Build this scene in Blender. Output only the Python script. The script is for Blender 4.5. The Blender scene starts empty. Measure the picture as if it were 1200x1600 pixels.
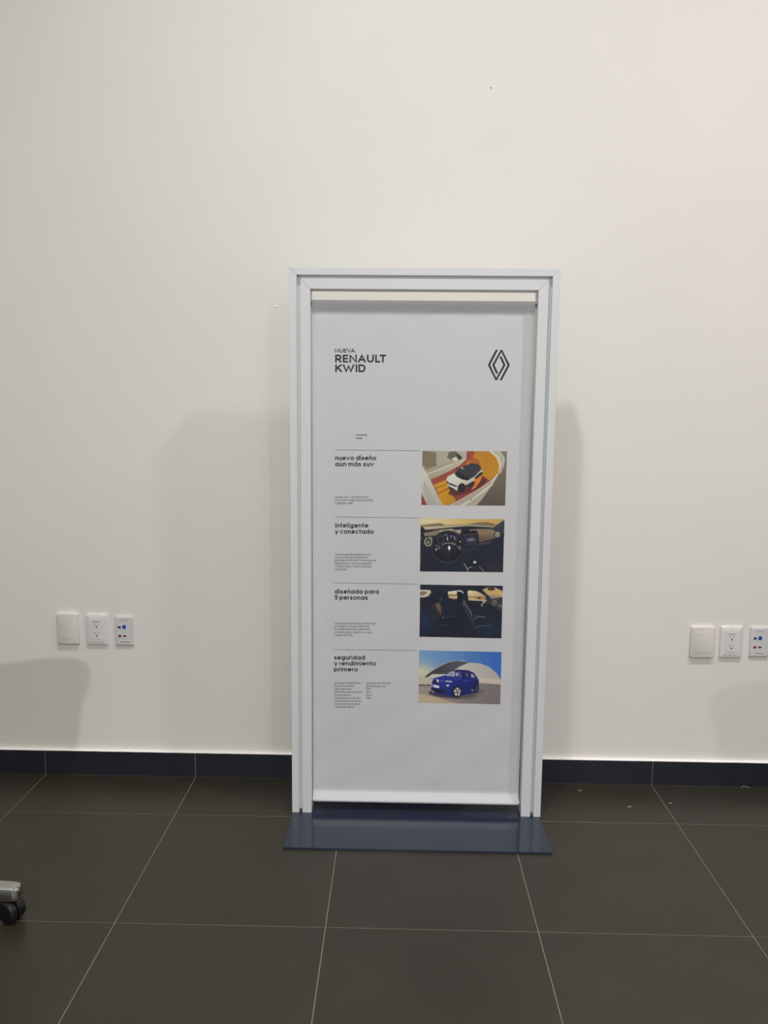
import bpy, bmesh, math, random
import numpy as np
from mathutils import Vector, Matrix

random.seed(7)
S = bpy.context.scene
COL = S.collection

# ------------------------------------------------------------------ camera
def cam_axes(yaw, pitch, roll):
    cy, sy, cp, sp = math.cos(yaw), math.sin(yaw), math.cos(pitch), math.sin(pitch)
    f = Vector((sy*cp, cy*cp, sp)); r = Vector((cy, -sy, 0)); u = r.cross(f)
    c, s = math.cos(roll), math.sin(roll)
    return c*r + s*u, -s*r + c*u, f
cd = bpy.data.cameras.new('camera')
cd.sensor_fit = 'VERTICAL'; cd.sensor_height = 24.0; cd.sensor_width = 18.0
cd.lens = 24.0*1218.9153/1600.0; cd.clip_start = 0.05; cd.clip_end = 100
cam = bpy.data.objects.new('camera', cd); COL.objects.link(cam)
R_, U_, F_ = cam_axes(-0.018467, -0.129166, 0.009591)
cam.matrix_world = Matrix(((R_.x, U_.x, -F_.x, 0.1918), (R_.y, U_.y, -F_.y, -2.9207), (R_.z, U_.z, -F_.z, 1.4491), (0, 0, 0, 1)))
S.camera = cam

# ------------------------------------------------------------------ world, exposure, lamps
def lin(c):
    c = c/255.0
    return c/12.92 if c <= .04045 else ((c+.055)/1.055)**2.4
def rgb(r, g, b): return (lin(r), lin(g), lin(b), 1.0)

w = bpy.data.worlds.new('World'); S.world = w; w.use_nodes = True
bg = w.node_tree.nodes['Background']
bg.inputs[0].default_value = (0.96, 1.0, 1.0, 1); bg.inputs[1].default_value = 0.85
S.view_settings.view_transform = 'Standard'; S.view_settings.look = 'None'
S.view_settings.exposure = 0.0; S.view_settings.gamma = 1.0
S.view_settings.use_curve_mapping = False

CEIL = 4.6; SPREAD = 132
# x, y, watts, colour: three rows of ceiling lamps, parallel to the wall, one of them added as fill
LAMPS = [
    (-0.054, -1.60, 38.5, (1.0, 1.0, .97)), (2.126, -1.49, 41.0, (1.0, .93, .98)), (1.92, -4.28, 14.0, (1.0, .99, .96)), (-2.2, -4.28, 9.0, (1.0, .99, .96)),  # last one is an added fill lamp, brightens the upper left wall
    (0.10, -7.60, 208.0, (1.0, .97, 1.02)), (2.90, -7.60, 100.0, (1.0, .96, 1.0)),
]
LAMP_R = 0.095
for i, (x, y, p, c) in enumerate(LAMPS):
    ld = bpy.data.lights.new('ceiling_lamp_light', 'AREA'); ld.shape = 'DISK'; ld.size = 2*LAMP_R
    ld.energy = p; ld.color = c; ld.spread = math.radians(SPREAD if y > -2 else 180)
    lo = bpy.data.objects.new('ceiling_lamp_light', ld); COL.objects.link(lo)
    lo.location = (x, y, CEIL-.035)

# ------------------------------------------------------------------ materials
def new_mat(name):
    m = bpy.data.materials.new(name); m.use_nodes = True
    return m, m.node_tree, m.node_tree.nodes['Principled BSDF']
def mat(name, col, rough=.5, metal=0., spec=.5, noise=0., nscale=20., bump=0., bscale=200., coat=0., rand=0.):
    m, nt, b = new_mat(name)
    b.inputs['Base Color'].default_value = col; b.inputs['Roughness'].default_value = rough
    b.inputs['Metallic'].default_value = metal; b.inputs['Specular IOR Level'].default_value = spec
    b.inputs['Coat Weight'].default_value = coat
    N, L = nt.nodes, nt.links
    tc = N.new('ShaderNodeTexCoord')
    out = None
    if noise:
        n = N.new('ShaderNodeTexNoise'); n.inputs['Scale'].default_value = nscale; n.inputs['Detail'].default_value = 6
        L.new(tc.outputs['Object'], n.inputs['Vector'])
        mr = N.new('ShaderNodeMapRange'); mr.inputs[1].default_value = .3; mr.inputs[2].default_value = .7
        mr.inputs[3].default_value = 1-noise; mr.inputs[4].default_value = 1+noise
        L.new(n.outputs['Fac'], mr.inputs[0]); out = mr.outputs[0]
    if rand:
        oi = N.new('ShaderNodeObjectInfo'); mr = N.new('ShaderNodeMapRange')
        mr.inputs[3].default_value = 1-rand; mr.inputs[4].default_value = 1+rand
        L.new(oi.outputs['Random'], mr.inputs[0])
        if out:
            mu = N.new('ShaderNodeMath'); mu.operation = 'MULTIPLY'; L.new(out, mu.inputs[0]); L.new(mr.outputs[0], mu.inputs[1]); out = mu.outputs[0]
        else: out = mr.outputs[0]
    if out:
        vm = N.new('ShaderNodeVectorMath'); vm.operation = 'SCALE'; vm.inputs[0].default_value = col[:3]
        L.new(out, vm.inputs['Scale']); L.new(vm.outputs[0], b.inputs['Base Color'])
    if bump:
        n2 = N.new('ShaderNodeTexNoise'); n2.inputs['Scale'].default_value = bscale; n2.inputs['Detail'].default_value = 4
        L.new(tc.outputs['Object'], n2.inputs['Vector'])
        bp = N.new('ShaderNodeBump'); bp.inputs['Strength'].default_value = bump; bp.inputs['Distance'].default_value = .002
        L.new(n2.outputs['Fac'], bp.inputs['Height']); L.new(bp.outputs[0], b.inputs['Normal'])
    return m

M = {}
M['wall'] = mat('wall_paint', (.80, .774, .714, 1), .75, spec=.25, noise=.012, nscale=3., bump=.12, bscale=14.)
M['ceiling'] = mat('ceiling_paint', (.8, .8, .78, 1), .9)
M['ledge'] = mat('white_grout', (.9, .88, .83, 1), .8, bump=.2, bscale=90)
M['skirt'] = mat('dark_skirting_tile', rgb(37, 40, 47), .32, spec=.4, noise=.08, nscale=12, bump=.05, bscale=60)
M['grout'] = mat('floor_grout', rgb(130, 122, 106), .9, noise=.1, nscale=30)
M['tile'] = mat('slate_floor_tile', rgb(48, 44, 36), .38, spec=.42, noise=.10, nscale=5., bump=.10, bscale=130, rand=.05)
_nt = M['tile'].node_tree; _b = _nt.nodes['Principled BSDF']
_src = _b.inputs['Base Color'].links[0].from_socket
_oi = _nt.nodes.new('ShaderNodeObjectInfo'); _mx = _nt.nodes.new('ShaderNodeMix'); _mx.data_type = 'RGBA'
_mx.inputs[6].default_value = (1.06, 1.0, .94, 1); _mx.inputs[7].default_value = (.93, 1.0, 1.03, 1)
_nt.links.new(_oi.outputs['Random'], _mx.inputs[0])
_vm = _nt.nodes.new('ShaderNodeVectorMath'); _vm.operation = 'MULTIPLY'
_nt.links.new(_src, _vm.inputs[0]); _nt.links.new(_mx.outputs[2], _vm.inputs[1]); _nt.links.new(_vm.outputs[0], _b.inputs['Base Color'])
M['alu'] = mat('white_powder_coat', rgb(216, 218, 218), .42, spec=.4)
M['groove'] = mat('frame_seam', rgb(90, 92, 95), .6)
M['plate'] = mat('dark_steel', rgb(35, 44, 60), .11, spec=.62, noise=.03, nscale=9., bump=.02, bscale=60)
M['fabric'] = mat('banner_vinyl', (.61, .612, .611, 1), .42, spec=.35, bump=.05, bscale=30)
M['ink'] = mat('banner_ink', rgb(48, 46, 56), .5, spec=.3)
M['ink_thin'] = mat('banner_ink_fine', rgb(104, 103, 108), .5, spec=.3)
M['rule'] = mat('banner_ink_rule', rgb(138, 138, 138), .5, spec=.3)
M['rod_dark'] = mat('rod_dark_grey', rgb(110, 110, 112), .35, metal=.6)
M['rod_white'] = mat('rod_white', rgb(235, 235, 232), .35)
M['cream'] = mat('cream_plastic', rgb(222, 218, 207), .35, spec=.5)
M['white_pl'] = mat('white_plastic', rgb(226, 222, 219), .3, spec=.5)
M['cool_pl'] = mat('cool_white_plastic', rgb(213, 212, 210), .3, spec=.5)
M['slot'] = mat('socket_slot', rgb(40, 38, 38), .6)
M['blue'] = mat('blue_jack', rgb(36, 72, 170), .4)
M['bluegrey'] = mat('dark_blue_jack', rgb(52, 68, 104), .4)
M['maroon'] = mat('maroon_jack', rgb(140, 52, 66), .4)
M['greylabel'] = mat('grey_label', rgb(172, 172, 172), .5)
M['greydark'] = mat('grey_label_dark', rgb(138, 138, 136), .5)
M['chrome'] = mat('chrome', (.52, .51, .49, 1), .05, metal=1.)
M['black_pl'] = mat('black_plastic', rgb(18, 18, 20), .35, spec=.5)
M['black_fab'] = mat('black_fabric', rgb(28, 27, 27), .85, noise=.15, nscale=120, bump=.3, bscale=260)
M['paper'] = mat('paper_scrap', rgb(178, 175, 165), .8)
M['chip'] = mat('plaster_chip', rgb(250, 249, 240), .8)
M['speck'] = mat('wall_speck', rgb(190, 184, 170), .8)
M['trim'] = mat('lamp_trim', rgb(235, 235, 235), .4)
mm, nt, b = new_mat('lamp_diffuser')
b.inputs['Base Color'].default_value = (.9, .9, .88, 1); b.inputs['Emission Color'].default_value = (1, .97, .9, 1); b.inputs['Emission Strength'].default_value = 3.0
M['diffuser'] = mm
# printed pictures: colour comes with the mesh (flat print)
mm, nt, b = new_mat('banner_print')
at = nt.nodes.new('ShaderNodeVertexColor'); at.layer_name = 'print'
nt.links.new(at.outputs[0], b.inputs['Base Color']); b.inputs['Roughness'].default_value = .42; b.inputs['Specular IOR Level'].default_value = .35
M['print'] = mm

# ------------------------------------------------------------------ helpers
def link(name, me, m=None, parent=None, kind=None, loc=None):
    o = bpy.data.objects.new(name, me); COL.objects.link(o)
    if m is not None and me is not None and not me.materials: me.materials.append(m)
    if parent is not None: o.parent = parent
    if kind: o['kind'] = kind
    if loc is not None: o.location = loc
    return o
def obj(name, bm, m, parent=None, kind=None, smooth=False, loc=None, auto=None):
    bmesh.ops.recalc_face_normals(bm, faces=bm.faces[:])
    me = bpy.data.meshes.new(name); bm.to_mesh(me); bm.free()
    if smooth:
        for p in me.polygons: p.use_smooth = True
        me.set_sharp_from_angle(angle=auto or math.radians(40))
    return link(name, me, m, parent, kind, loc)
def thing(name, label, cat, loc=(0, 0, 0), rz=0, group=None):
    o = bpy.data.objects.new(name, None); COL.objects.link(o); o.empty_display_size = .1
    o.location = loc; o.rotation_euler = (0, 0, rz); o['label'] = label; o['category'] = cat
    if group: o['group'] = group
    return o
def box(bm, x0, x1, y0, y1, z0, z1, bevel=0., seg=1):
    r = bmesh.ops.create_cube(bm, size=1)
    vs = r['verts']
    for v in vs: v.co = Vector(((x0+x1)/2+v.co.x*(x1-x0), (y0+y1)/2+v.co.y*(y1-y0), (z0+z1)/2+v.co.z*(z1-z0)))
    if bevel:
        es = list({e for v in vs for e in v.link_edges})
        bmesh.ops.bevel(bm, geom=es, offset=bevel, segments=seg, affect='EDGES', profile=.5)
    return bm
def bx(*a, **k): return box(bmesh.new(), *a, **k)
def cyl(bm, p0, p1, r0, r1=None, n=24, cap=True):
    p0, p1 = Vector(p0), Vector(p1); r1 = r0 if r1 is None else r1
    d = (p1-p0); q = d.to_track_quat('Z', 'Y'); c = []
    for p, r in ((p0, r0), (p1, r1)):
        c.append([bm.verts.new(p+q @ Vector((r*math.cos(2*math.pi*i/n), r*math.sin(2*math.pi*i/n), 0))) for i in range(n)])
    for i in range(n): bm.faces.new((c[0][i], c[0][(i+1) % n], c[1][(i+1) % n], c[1][i]))
    if cap: bm.faces.new(c[0][::-1]); bm.faces.new(c[1])
    return bm
def lathe(bm, prof, p0, axis, n=24):
    p0 = Vector(p0); q = Vector(axis).to_track_quat('Z', 'Y'); rings = []
    for r, h in prof:
        rings.append([bm.verts.new(p0+q @ Vector((r*math.cos(2*math.pi*i/n), r*math.sin(2*math.pi*i/n), h))) for i in range(n)])
    for a, b_ in zip(rings, rings[1:]):
        for i in range(n): bm.faces.new((a[i], a[(i+1) % n], b_[(i+1) % n], b_[i]))
    if prof[0][0] > 1e-5: bm.faces.new(rings[0][::-1])
    if prof[-1][0] > 1e-5: bm.faces.new(rings[-1])
    bmesh.ops.remove_doubles(bm, verts=bm.verts[:], dist=1e-6)
    return bm
def loft(bm, rings, close=True, caps=True):
    R = [[bm.verts.new(p) for p in r] for r in rings]; n = len(R[0])
    for a, b_ in zip(R, R[1:]):
        for i in range(n if close else n-1): bm.faces.new((a[i], a[(i+1) % n], b_[(i+1) % n], b_[i]))
    if caps: bm.faces.new(R[0][::-1]); bm.faces.new(R[-1])
    return bm

# ------------------------------------------------------------------ room shell
XL, XR, YB = -4.2, 5.4, -9.3
WY = 0.018                                              # face of the painted wall; the skirting tiles stand 18 mm proud, at y = 0
T, R1, J = 0.6, 0.2883, 0.0030
obj('wall_back', bx(XL-.1, XR+.1, WY, WY+.12, -.1, CEIL+.1), M['wall'], kind='structure')
obj('wall_left', bx(XL-.1, XL, YB, WY, -.1, CEIL+.1), M['wall'], kind='structure')
obj('wall_right', bx(XR, XR+.1, YB, WY, -.1, CEIL+.1), M['wall'], kind='structure')
ceil = obj('ceiling', bx(XL, XR, YB, WY, CEIL, CEIL+.1), M['ceiling'], kind='structure')
floor = obj('floor', bx(XL, XR, YB, WY, -.1, -.0016), M['grout'], kind='structure')
def tile_mesh(wx, wy):
    me = bpy.data.meshes.new('tile'); bm = bx(-wx/2, wx/2, -wy/2, wy/2, -.0016, 0)
    top = [e for e in bm.edges if all(v.co.z > -.0001 for v in e.verts)]
    bmesh.ops.bevel(bm, geom=top, offset=.0007, segments=1, affect='EDGES')
    bmesh.ops.recalc_face_normals(bm, faces=bm.faces[:])
    bm.to_mesh(me); bm.free(); me.materials.append(M['tile']); return me
full = tile_mesh(T-J, T-J); cut = tile_mesh(T-J, R1-J)
for i in range(-7, 9):
    x = (i+.5)*T
    if x-T/2 < XL-.01 or x+T/2 > XR+.01: continue
    link('tile', cut, None, floor, loc=(x, -R1/2+.0008, 0))
    for j in range(15):
        link('tile', full, None, floor, loc=(x, -R1-(j+.5)*T, 0))
base = obj('baseboard_back', bx(XL, XR, .0016, WY, 0, .0985), M['grout'], kind='structure')
for i in range(-7, 9):
    if i*T < XL-.01 or (i+1)*T > XR+.01: continue
    bm = bx(i*T+.0013, (i+1)*T-.0013, 0, .0016, .0012, .0985, bevel=.0005)
    obj('skirting_tile', bm, M['skirt'], base)
bm = bmesh.new()                                         # hand-troweled white joint on top of the skirting, slightly wavy
n = 240; rr = random.Random(3); rings = []
for k in range(n+1):
    x = XL+(XR-XL)*k/n; d = rr.uniform(0, .0018)
    rings.append([(x, WY, .0985), (x, .0012+d, .0985), (x, .0016+d, .0993), (x, WY, .1012+rr.uniform(-.0003, .0003))])
loft(bm, rings)
obj('trim_1', bm, M['ledge'], kind='structure')
# lamps' fixtures, let into the ceiling, the added fill lamp's too
for (x, y, p, c) in LAMPS:
    bm = lathe(bmesh.new(), [(LAMP_R+.005, -.030), (LAMP_R+.03, -.026), (LAMP_R+.034, 0), (LAMP_R+.005, 0), (LAMP_R+.005, -.030)], (x, y, CEIL), (0, 0, 1), 32)
    o = obj('lamp_trim', bm, M['trim'], ceil, smooth=True)
    o = obj('lamp_diffuser', cyl(bmesh.new(), (x, y, CEIL-.026), (x, y, CEIL-.001), LAMP_R+.004, n=32), M['diffuser'], o)
# two marks on the paint
def blob(name, x, z, r, m, ysc=.5):
    bm = bmesh.new(); bmesh.ops.create_icosphere(bm, subdivisions=2, radius=r)
    for v in bm.verts: v.co = Vector((v.co.x*1.15, v.co.y*ysc, v.co.z*(.8+.2*math.sin(3*v.co.x/r))))
    o = obj(name, bm, m, wall, smooth=True, loc=(x, WY, z)); return o
wall = bpy.data.objects['wall_back']
blob('plaster_chip', -.2706, 1.8256, .0042, M['chip']); blob('paint_speck', .5015, 2.5865, .0035, M['speck'])

# ------------------------------------------------------------------ banner stand
FY, FD = -.2717, .06                                     # front face and depth of the frame
FX0, FX1, FZ0, FZ1 = -.1785, .7150, .0072, 1.9170  # frame, print and wall plate positions unprojected from image pixels
UG0, UG1, UW = .0252, .0372, .0700                       # groove and full width of the profile
GD = .016
stand = thing('banner_stand', 'tall white framed banner stand with grey car poster, on a dark steel base plate', 'banner stand', (.268, FY+FD/2, 0))
def par(o):                                              # keep world coordinates under the stand's Empty
    o.parent = stand; o.matrix_parent_inverse = Matrix.Translation(-Vector(stand.location)); return o
bm = bx(-.178, .7135, -.500, -.028, 0, .0072, bevel=.0006)
par(obj('base_plate', bm, M['plate']))['label'] = 'thin glossy dark blue-grey steel base plate'
# profile: (u across from the outside inwards, v depth behind the front face)
e = .0006
PROF = [(0, FD), (0, e), (e, 0), (UG0-e, 0), (UG0, e), (UG0, GD), (UG1, GD), (UG1, e), (UG1+e, 0), (UW-e, 0), (UW, e), (UW, FD)]
G = .00032                                               # half the mitre gap
def stile(side):
    bm = bmesh.new(); lo, hi = [], []
    for u, v in PROF:
        x = FX0+u if side < 0 else FX1-u
        lo.append((x, FY+v, FZ0)); hi.append((x, FY+v, FZ1-u-G*1.4))
    return loft(bm, [lo, hi])
def rail():
    bm = bmesh.new(); a, b_ = [], []
    for u, v in PROF:
        a.append((FX0+u+G*1.4, FY+v, FZ1-u)); b_.append((FX1-u-G*1.4, FY+v, FZ1-u))
    return loft(bm, [a, b_])
par(obj('stile', stile(-1), M['alu'])); par(obj('stile', stile(1), M['alu'])); par(obj('top_rail', rail(), M['alu']))
# added dark blocks stand in for the dark open notch at each groove foot
for s in (-1, 1):
    x = (FX0+(UG0+UG1)/2) if s < 0 else (FX1-(UG0+UG1)/2)
    par(obj('notch_dark_block', bx(x-.0052, x+.0052, FY+.006, FY+.015, FZ0, FZ0+.009, bevel=.0008), M['groove']))['label'] = 'small dark block standing in for the open notch at the groove foot'
# rods
BY = -.2365
IN0, IN1 = FX0+UW, FX1-UW
BX0, BX1, BZ0, BZ1 = IN0+.0022, IN1-.0045, .0349, 1.8150
r = par(obj('top_rod', cyl(bmesh.new(), (IN0+.0002, BY-.0035, BZ1-.013), (IN1-.0002, BY-.0035, BZ1-.013), .0035, n=20), M['rod_dark'], smooth=True)); r['label'] = 'thin dark grey rod through the top pocket'
r = par(obj('bottom_rod', cyl(bmesh.new(), (IN0+.0002, BY+.002, .0420), (IN1-.0002, BY+.002, .0420), .0042, n=20), M['rod_white'], smooth=True)); r['label'] = 'thin white rod through the bottom hem'
for s, x in ((-1, IN0), (1, IN1)):
    par(obj('rod_socket', cyl(bmesh.new(), (x-s*.0001, BY-.0035, BZ1-.013), (x-s*.0020, BY-.0035, BZ1-.013), .0060, n=20), M['groove'], smooth=True))

def bump_y(x, z):                                        # gentle slack in the vinyl
    k = max(0., min(1., (1.2-z)/.9)); t = max(0., min(1., (z-1.55)/.2))
    y = .0007*math.sin(9*x+2.1*z+.6)*math.sin(6.3*z+1.2)
    y += (.0011*k+.0002)*math.sin(27*x-17*z+1)*math.sin(13*z+8*x)+.0003*k*math.sin(61*x+23*z)*math.sin(47*z-12*x)
    y += .0006*t*math.sin(31*x+.5)*math.sin(22*z)
    y += .0005*math.sin(14*x+1.0)*math.sin(2.2*z)
    return y
HEM, POC = .0752, 1.7777
def banner_front(x, z):
    y = BY+bump_y(x, z)*min(1., max(0., (z-HEM)/.05))*min(1., max(0., (POC-z)/.03))
    if z < HEM:                                          # the hem bulges forward round its stiffener
        t = (z-BZ0)/(HEM-BZ0); y -= .017*(1-t)/.75 if t > .25 else .017-.013*(1-math.sqrt(max(0, 1-((.25-t)/.25)**2)))
    if z > POC:
        t = (z-POC)/(BZ1-POC); y += -.0125*min(1, t/.8)+(.008*(1-math.sqrt(max(0, 1-((t-.8)/.2)**2))) if t > .8 else 0)   # the pocket leans out over its rod
    dx = min(x-BX0, BX1-x)
    if dx < .02: y += .0022*(1-dx/.02)**2                # the edges curl back a little
    return y
zs = list(np.linspace(BZ0, HEM, 13))+list(np.linspace(HEM, POC, 150))[1:]+list(np.linspace(POC, BZ1, 9))[1:]
xs = list(np.linspace(BX0, BX0+.02, 6))+list(np.linspace(BX0+.02, BX1-.02, 64))[1:]+list(np.linspace(BX1-.02, BX1, 6))[1:]
bm = bmesh.new(); F_v, B_v = [], []
for z in zs:
    F_v.append([bm.verts.new((x, banner_front(x, z), z)) for x in xs])
    tk = .0009
    if z < HEM: tk = .0009+.022*math.sqrt(max(0, 1-(2*((z-BZ0)/(HEM-BZ0))-1)**2))
    if z > POC: tk = .0009+.0135*min(1, (z-POC)/(BZ1-POC)/.6)*(1 if z < BZ1-.004 else .3)
    B_v.append([bm.verts.new((x, banner_front(x, z)+tk, z)) for x in xs])
nx, nz = len(xs), len(zs)
for j in range(nz-1):
    for i in range(nx-1):
        bm.faces.new((F_v[j][i], F_v[j][i+1], F_v[j+1][i+1], F_v[j+1][i]))
        bm.faces.new((B_v[j][i+1], B_v[j][i], B_v[j+1][i], B_v[j+1][i+1]))
    bm.faces.new((B_v[j][0], F_v[j][0], F_v[j+1][0], B_v[j+1][0])); bm.faces.new((F_v[j][-1], B_v[j][-1], B_v[j+1][-1], F_v[j+1][-1]))
for i in range(nx-1):
    bm.faces.new((F_v[0][i+1], F_v[0][i], B_v[0][i], B_v[0][i+1])); bm.faces.new((F_v[-1][i], F_v[-1][i+1], B_v[-1][i+1], B_v[-1][i]))
banner = par(obj('banner', bm, M['fabric'], smooth=True, auto=math.radians(50)))
banner['label'] = 'pale grey printed vinyl banner hung inside the frame'
def subp(o):
    o.parent = banner; return o

# ------------------------------------------------------------------ lettering: a geometric stroke alphabet
def arc(cx, cy, rx, ry, a0, a1, n=None):
    n = n or max(4, int(abs(a1-a0)/14))
    return [(cx+rx*math.cos(math.radians(a0+(a1-a0)*k/n)), cy+ry*math.sin(math.radians(a0+(a1-a0)*k/n))) for k in range(n+1)]
# capitals: unit box 0..1 by 0..1; width in cap heights
CAP = {
 'A': (.90, [[(0, 0), (.5, 1), (1, 0)], [(.19, .30), (.81, .30)]]),
 'B': (.68, [[(0, 0), (0, 1), (.55, 1)]+arc(.55, .76, .38, .24, 90, -90)+[(0, .52)], [(.55, .52)]+arc(.58, .26, .42, .26, 90, -90)+[(0, 0)]]),
 'C': (.80, [arc(.5, .5, .5, .5, 45, 315, 20)]),
 'D': (.80, [[(0, 0), (0, 1), (.45, 1)]+arc(.45, .5, .55, .5, 90, -90, 14)+[(0, 0), (0, .1)]]),
 'E': (.62, [[(1, 1), (0, 1), (0, 0), (1, 0)], [(0, .5), (.92, .5)]]),
 'F': (.58, [[(1, 1), (0, 1), (0, 0)], [(0, .5), (.9, .5)]]),
 'H': (.78, [[(0, 0), (0, 1)], [(1, 0), (1, 1)], [(0, .5), (1, .5)]]),
 'I': (.2, [[(.5, 0), (.5, 1)]]),
 'K': (.76, [[(0, 0), (0, 1)], [(.95, 1), (.05, .42)], [(.3, .58), (1, 0)]]),
 'L': (.58, [[(0, 1), (0, 0), (1, 0)]]),
 'M': (.95, [[(0, 0), (0, 1), (.5, .3), (1, 1), (1, 0)]]),
 'N': (.84, [[(0, 0), (0, 1), (1, 0), (1, 1)]]),
 'P': (.66, [[(0, 0), (0, 1), (.5, 1)]+arc(.58, .72, .42, .28, 90, -90)+[(0, .44)]]),
 'R': (.72, [[(0, 0), (0, 1), (.5, 1)]+arc(.58, .71, .42, .29, 90, -90)+[(0, .42)], [(.48, .42), (1, 0)]]),
 'S': (.62, [arc(.5, .75, .46, .25, 30, 270, 10)[:-1]+arc(.5, .25, .5, .25, 90, -150, 10)]),
 'T': (.74, [[(0, 1), (1, 1)], [(.5, 1), (.5, 0)]]),
 'U': (.80, [[(0, 1), (0, .42)]+arc(.5, .42, .5, .42, 180, 360, 14)+[(1, 1)]]),
 'V': (.86, [[(0, 1), (.5, 0), (1, 1)]]),
 'W': (1.28, [[(0, 1), (.26, 0), (.5, .85), (.74, 0), (1, 1)]]),
 '0': (.7, [arc(.5, .5, .5, .5, 0, 360, 20)]),
 '2': (.62, [arc(.5, .7, .48, .3, 160, -40, 10)+[(0, 0), (1, 0)]]),
 '5': (.64, [[(.9, 1), (.16, 1), (.06, .52)]+arc(.48, .32, .5, .32, 125, -150, 14)]),
 '8': (.64, [arc(.5, .74, .42, .26, 0, 360, 16), arc(.5, .25, .5, .25, 0, 360, 16)]),
 '9': (.66, [arc(.5, .66, .5, .34, 0, 360, 16), [(1, .66), (.95, .3), (.6, 0)]]),
 '.': (.2, [[(.5, 0), (.5, .04)]]), ',': (.2, [[(.6, .04), (.3, -.16)]]), ':': (.2, [[(.5, 0), (.5, .04)], [(.5, .6), (.5, .64)]]), '"': (.3, [[(.1, 1), (.1, .75)], [(.9, 1), (.9, .75)]]),
}
O = arc(.5, .5, .5, .5, 0, 360, 22)
AS = 1.34                                                # ascender in x-heights
LOW = {                                                  # unit = x-height box; width in x-heights
 'a': (.98, [O, [(1, 1), (1, 0)]]),
 'b': (.98, [O, [(0, AS), (0, 0)]]),
 'c': (.88, [arc(.55, .5, .55, .5, 48, 312, 18)]),
 'd': (.98, [O, [(1, AS), (1, 0)]]),
 'e': (.96, [[(.02, .5), (1, .5)]+arc(.5, .5, .5, .5, 0, 312, 20)]),
 'f': (.52, [[(.35, 0), (.35, 1.0)]+arc(.85, 1.0, .5, .34, 180, 90, 5), [(0, .95), (.9, .95)]]),
 'g': (.98, [O, [(1, 1), (1, .02)]+arc(.5, .0, .5, .42, 0, -140, 10)]),
 'h': (.82, [[(0, AS), (0, 0)], [(0, .5)]+arc(.5, .55, .5, .45, 180, 0, 12)+[(1, 0)]]),
 'i': (.24, [[(.5, 0), (.5, 1)], [(.5, 1.42), (.5, 1.43)]]),
 'j': (.3, [[(.7, 1), (.7, -.1), (.2, -.4)], [(.7, 1.42), (.7, 1.43)]]),
 'k': (.8, [[(0, 0), (0, AS)], [(.9, 1), (.05, .35)], [(.35, .55), (1, 0)]]),
 'l': (.24, [[(.5, 0), (.5, AS)]]),
 'm': (1.36, [[(0, 1), (0, 0)], [(0, .5)]+arc(.25, .6, .25, .4, 180, 0, 10)+[(.5, 0)], [(.5, .5)]+arc(.75, .6, .25, .4, 180, 0, 10)+[(1, 0)]]),
 'n': (.82, [[(0, 1), (0, 0)], [(0, .5)]+arc(.5, .55, .5, .45, 180, 0, 12)+[(1, 0)]]),
 'o': (1.0, [O]),
 'p': (.98, [O, [(0, 1), (0, -.38)]]),
 'q': (.98, [O, [(1, 1), (1, -.38)]]),
 'r': (.54, [[(0, 1), (0, 0)], [(0, .5)]+arc(.75, .5, .75, .5, 180, 90, 7)+[(1, 1)]]),
 's': (.74, [arc(.5, .75, .44, .25, 25, 270, 10)[:-1]+arc(.5, .25, .5, .25, 90, -155, 10)]),
 't': (.58, [[(.4, 1.3), (.4, .25)]+arc(.8, .25, .4, .25, 180, 270, 5)+[(1, 0)], [(0, .97), (1, .97)]]),
 'u': (.82, [[(0, 1), (0, .45)]+arc(.5, .45, .5, .45, 180, 360, 12), [(1, 1), (1, 0)]]),
 'v': (.92, [[(0, 1), (.5, 0), (1, 1)]]),
 'w': (1.36, [[(0, 1), (.25, 0), (.5, .9), (.75, 0), (1, 1)]]),
 'x': (.86, [[(0, 1), (1, 0)], [(0, 0), (1, 1)]]),
 'y': (.92, [[(0, 1), (.5, .02)], [(1, 1), (.36, -.38)]]),
 'z': (.8, [[(0, 1), (1, 1), (0, 0), (1, 0)]]),
}
ACC = {'á': ('a', [[(.40, 1.36), (.66, 1.56)]]), 'é': ('e', [[(.40, 1.36), (.66, 1.56)]]), 'í': ('l', None), 'ó': ('o', [[(.40, 1.36), (.66, 1.56)]]), 'ú': ('u', [[(.40, 1.36), (.66, 1.56)]]),
       'ñ': ('n', [[(.12, 1.37), (.34, 1.46), (.66, 1.38), (.88, 1.47)]])}
KERN = {'LT': -.20, 'VA': -.16, 'EV': -.03, 'KW': -.05, 'NA': -.03, 'AU': -.03, 'ct': -.03, 'to': -.03, 'rs': -.05, 'ra': -.06, 're': -.06, 'ri': -.04, 'ro': -.06, 'rn': -.03, 'nt': -.02, 'te': -.03}
XH = .755                                                # x-height in cap heights
def glyph(ch, wt):
    """strokes in cap-height units and advance width (no side bearing)"""
    h = wt/2
    if ch in CAP:
        W, st = CAP[ch]; f = lambda p: (h+p[0]*max(.001, W-wt), h+p[1]*(1-wt))
        return [[f(p) for p in s] for s in st], W
    extra = None
    if ch in ACC: base_, extra = ACC[ch]
    else: base_ = ch
    if ch == 'í': st = [[(.5, 0), (.5, 1)], [(.5, 1.36), (1.3, 1.56)]]; W = .24*XH
    else: W, st = LOW[base_]; W *= XH
    W = max(W, wt); st = st+(extra or [])
    f = lambda p: (h+p[0]*max(.0001, W-wt), h+p[1]*(XH-wt) if p[1] <= 1 else XH-h+(p[1]-1)*(XH-.0)*.93)
    return [[f(p) for p in s] for s in st], W
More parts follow.
